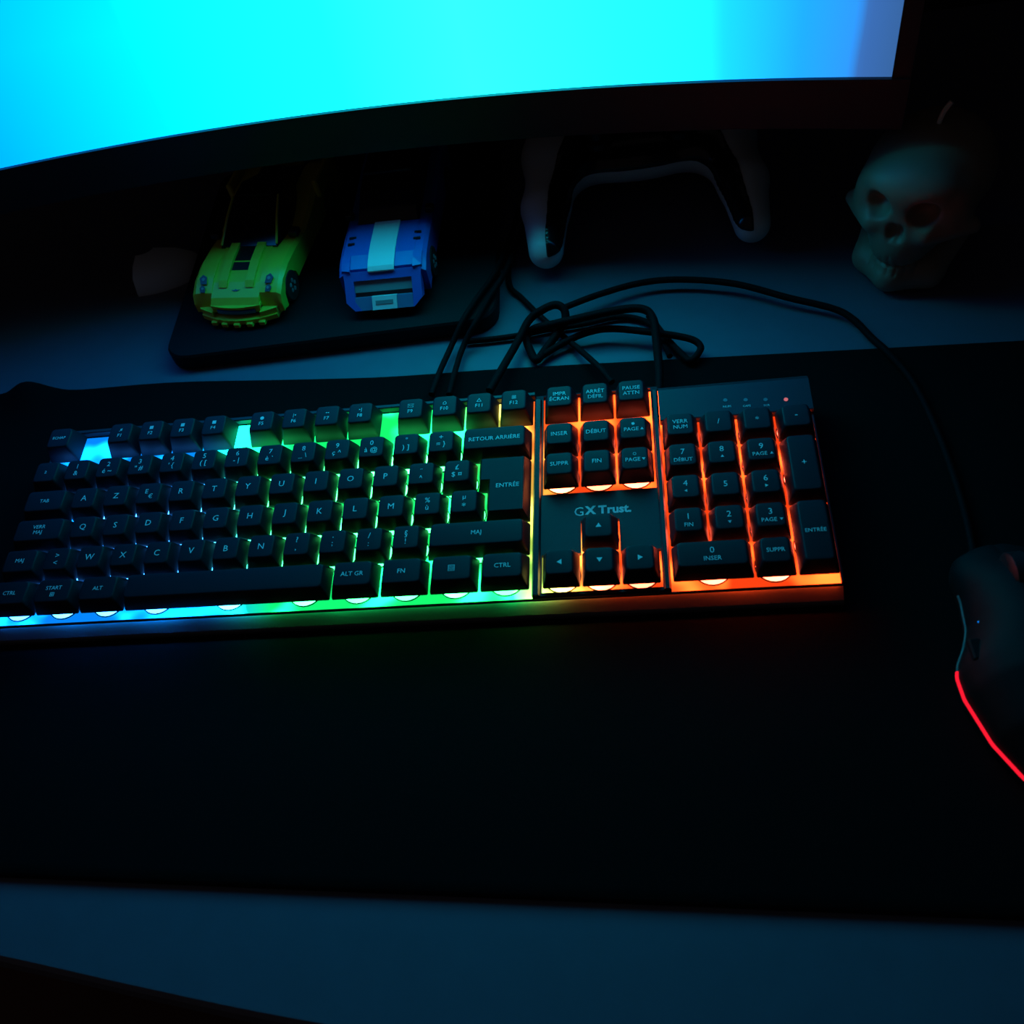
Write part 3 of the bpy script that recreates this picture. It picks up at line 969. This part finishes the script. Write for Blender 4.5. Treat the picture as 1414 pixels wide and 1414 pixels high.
# ------------------------------------------------------------------ game controller
def controller():
    root = tag(empty('game_controller', (352, 207, 0), (0, 0, math.radians(2.0))), 'white and black game controller with its grips pointing to the keyboard', 'game controller')
    def body(p):
        x = np.abs(p[..., 0])
        q = np.stack([x, p[..., 1], p[..., 2]], -1)
        d_ = sd_ell(q, (0, 34, 32), (66, 30, 19))
        d_ = smin(d_, sd_ell(q, (52, 34, 33), (27, 32, 20)), 12)
        d_ = smin(d_, sd_cone(q, (55, 26, 32), (64, -14, 25), 19, 16.0), 9)
        d_ = smin(d_, sd_cone(q, (64, -14, 25), (65.5, -46, 16), 16.0, 11.5), 4)
        return d_
    def xb(y):
        # plan line between the white wing (outside) and the dark middle (inside)
        return np.interp(y, [-70, -46, -14, 10, 30, 50, 70], [65, 65, 60, 53, 44, 34, 30])
    def dark(p):
        x, y, z = np.abs(p[..., 0]), p[..., 1], p[..., 2]
        zc = np.interp(y, [-70, -46, -14, 5, 30], [17, 20, 28.5, 33, 35])
        reg = np.maximum(x - xb(y), zc - z)
        return smax(body(p) - 0.9, reg, 1.2)
    surface_nets(body, (-96, -66, -2), (96, 72, 58), 1.5).build('shell', M_PADW, root, smooth=True)
    surface_nets(dark, (-76, -66, 4), (76, 72, 58), 1.1).build('middle_panel', M_BLACKG, root, smooth=True, sharp=40)
    for s in (-1, 1):
        k = MB()
        rings = []
        n = 22
        for r, z in ((8.2, 45), (8.2, 49.6), (5.5, 51), (5.5, 55), (9.2, 57), (9.2, 59), (7.6, 59.6), (6.0, 58.6)):
            rings.append([(s * 27 + r * math.cos(2 * PI * i / n), 20 + r * math.sin(2 * PI * i / n), z) for i in range(n)])
        k.loft(rings).build('thumbstick', M_BLACK, root, smooth=True, sharp=40)
    tp = MB()
    tp.loft([[(x * sc, 44 + y * sc, z) for x, y in rrect(27, 14, 4, 3)] for sc, z in ((1.0, 45.0), (1.0, 52.2), (0.97, 52.8))]).build('touchpad', M_PADW, root, smooth=True, sharp=35)
    for x, y in ((52, 50), (52, 36), (45, 43), (59, 43)):
        MB().cyl((x, y, 48), 4.2, 5.2, n=18).build('button', M_GREYD, root)
    dp = MB()
    dp.box(-55.5, -48.5, 34, 52, 48, 53, 0.8)
    dp.build('direction_pad', M_GREYD, root)
    MB().cyl((-3, 6.0, 36.5), 1.0, 2.5, 'y', 10).build('charge_contact', M_CHROME, root)
    MB().cyl((2, 6.0, 36.5), 1.0, 2.5, 'y', 10).build('charge_contact', M_CHROME, root)
    return root
controller()

# ------------------------------------------------------------------ skull candle
def skull():
    yaw = math.atan2(-0.55, 0.83)               # the face (local -Y) looks towards (-0.55, -0.83)
    root = tag(empty('skull_candle', (509.5, 135, 0), (math.radians(0), 0, yaw)), 'pale wax skull candle with an unlit wick on the desk', 'candle')
    def f(p):
        x = np.abs(p[..., 0])
        q = np.stack([x, p[..., 1], p[..., 2]], -1)
        d_ = sd_ell(q, (0, 9, 57), (34, 40, 29))
        d_ = smin(d_, sd_ell(q, (0, -18, 46), (25.5, 19, 26)), 8)
        d_ = smin(d_, sd_ell(q, (0, -22, 66), (24, 15, 11)), 9)                          # forehead
        d_ = smin(d_, sd_cone(q, (15, -31, 43), (34, -13, 42), 6.0, 4.5), 5)             # cheek bone
        d_ = smin(d_, sd_ell(q, (24, -13, 52), (8.5, 14, 15)), 6)                        # temple running into the cheek
        d_ = smin(d_, sd_ell(q, (0, -26, 30), (15.5, 13, 15)), 6)                        # upper jaw
        jaw = smin(sd_cone(q, (0, -30, 10), (17, -19, 9.5), 10.5, 9), sd_cone(q, (17, -19, 9.5), (25, 2, 26), 9, 6), 5)
        d_ = smin(d_, jaw, 6)
        d_ = smin(d_, sd_ell(q, (0, 2, 16), (21, 22, 18)), 6)
        d_ = smax(d_, -sd_ell(q, (13.2, -37.0, 56.5), (8.4, 13, 8.2)), 2.0)                  # eye socket
        d_ = smax(d_, -sd_ell(q, (1.8, -41, 43.5), (3.6, 9, 6.4)), 1.8)                  # nose
        d_ = smax(d_, -sd_ell(q, (32, -20, 27), (10.5, 17, 10)), 4)                      # hollow under the cheek
        # teeth: a mouth line and grooves
        g = np.abs(((p[..., 0] + 2.2) % 4.4) - 2.2) - 0.35
        front = np.maximum(np.maximum(np.abs(p[..., 2] - 21.5) - 7, p[..., 1] + 24), x - 15)
        d_ = np.maximum(d_, -np.maximum(np.maximum(g, front), -(d_ + 0.6)))
        line = np.maximum(np.maximum(np.abs(p[..., 2] - 20.5 - x * 0.05) - 0.9, p[..., 1] + 22), x - 17)
        d_ = np.maximum(d_, -np.maximum(line, -(d_ + 0.9)))
        return np.maximum(d_, 0.2 - p[..., 2])
    surface_nets(f, (-42, -46, -2), (42, 54, 92), 1.1).build('skull', M_WAX, root, smooth=True)
    MB().tube(spline([(0, 6, 84), (0.5, 6, 89), (1.5, 7, 93), (3.5, 9, 97)], 5), 1.4, 8).build('wick', M_WICK, root, smooth=True)
skull()

# ------------------------------------------------------------------ mouse
def mouse():
    MCX, MCY, MA = 502.0, -152.0, math.radians(4)
    root = tag(empty('computer_mouse', (MCX, MCY, 3), (0, 0, MA)), 'black computer mouse with a red light strip along its side', 'mouse')
    def hw(y):
        return np.interp(y, [-62, -55, -45, -30, -10, 0, 6, 14, 22, 36, 50, 58, 62], [0, 14, 21.5, 28.5, 33, 33, 31, 26, 22.5, 20.5, 20.5, 18, 9])
    def f(p):
        x, y, z = p[..., 0], p[..., 1], p[..., 2]
        h_ = np.interp(y, [-62, -50, -30, -8, 15, 40, 62], [8, 24, 35, 38, 35, 27, 14])
        wv = np.maximum(hw(y), 0.5)
        k = np.sqrt((x / wv) ** 2 + (np.maximum(z - 6, 0) / np.maximum(h_ - 6, 1)) ** 2.4 + 1e-9)
        d_ = (k - 1) * 16
        d_ = np.maximum(d_, np.abs(y) - 61.5)
        groove = np.maximum(np.abs(x) - 0.7, -(y - 12))
        d_ = np.maximum(d_, -np.maximum(np.maximum(groove, -(d_ + 1.2)), 14 - z))
        return np.maximum(d_, 0.4 - z)
    surface_nets(f, (-40, -66, -2), (40, 66, 42), 1.6).build('body', M_MOUSE, root, smooth=True)
    # red strip round the left flank and the rear
    ys = np.linspace(3, -61.5, 26)
    pts = [(-hw(y) - 0.1, y, 7.5) for y in ys]
    pts += [(-p[0], p[1], p[2]) for p in reversed(pts[:-1])]
    rr = [0.9 + 0.5 * min(1, i / 4) if i < len(pts) / 2 else 1.3 for i in range(len(pts))]
    MB().tube(spline(pts, 2), 1.0, 6).build('light_strip', M_REDLED, root, smooth=True)['label'] = 'glowing red strip'
    MB().tube(spline([(-hw(y) - 0.1, y, 7.5) for y in np.linspace(40, 2.5, 12)], 3), 0.8, 6).build('side_seam', mat('seam_grey', (0.09, 0.085, 0.09), 0.35), root, smooth=True)
    wh = MB()
    n = 22
    wh.loft([[(x, 38 + r * math.cos(2 * PI * i / n), 22 + r * math.sin(2 * PI * i / n)) for i in range(n)] for x, r in ((-4, 9.5), (-3, 11), (3, 11), (4, 9.5))])
    wh.build('scroll_wheel', M_BLACK, root, smooth=True, sharp=40)
    MB().box(-21.6, -19.6, 17, 20, 17.5, 20.5, 0.5).build('flank_detail', M_CHROME, root)  # chrome chip added to imitate a glint on the left flank
    MB().box(-29.5, -24.5, 0, 10, 20, 24, 0.8).build('flank_detail', M_MOUSE, root)  # black thumb button
    return root
mouse()

# ------------------------------------------------------------------ dim curved piece beside the yellow car
def curved_piece():
    o = MB()
    base = ray(190, 410, 0)
    n = 18
    rings = []
    for i in range(n + 1):
        a = i / n * PI / 2
        # quarter dish: a shell swept from its straight edge
        x, y = 46 * math.sin(a), -30 * math.cos(a)
        rings.append([(x * k, y * k, z) for k, z in ((1.0, 0.0), (1.0, 2.0), (0.86, 12.0), (0.6, 17.0), (0.25, 19), (0.25, 17.5), (0.6, 15.5), (0.82, 10.0), (0.95, 0.0))])
    o.loft(rings)
    ob = o.build('plastic_shell', M_PALE, None, (base[0] + 1, base[1] + 30, 0), smooth=True, sharp=40)
    tag(ob, 'pale curved plastic piece on the desk beside the yellow toy car', 'plastic piece')
curved_piece()
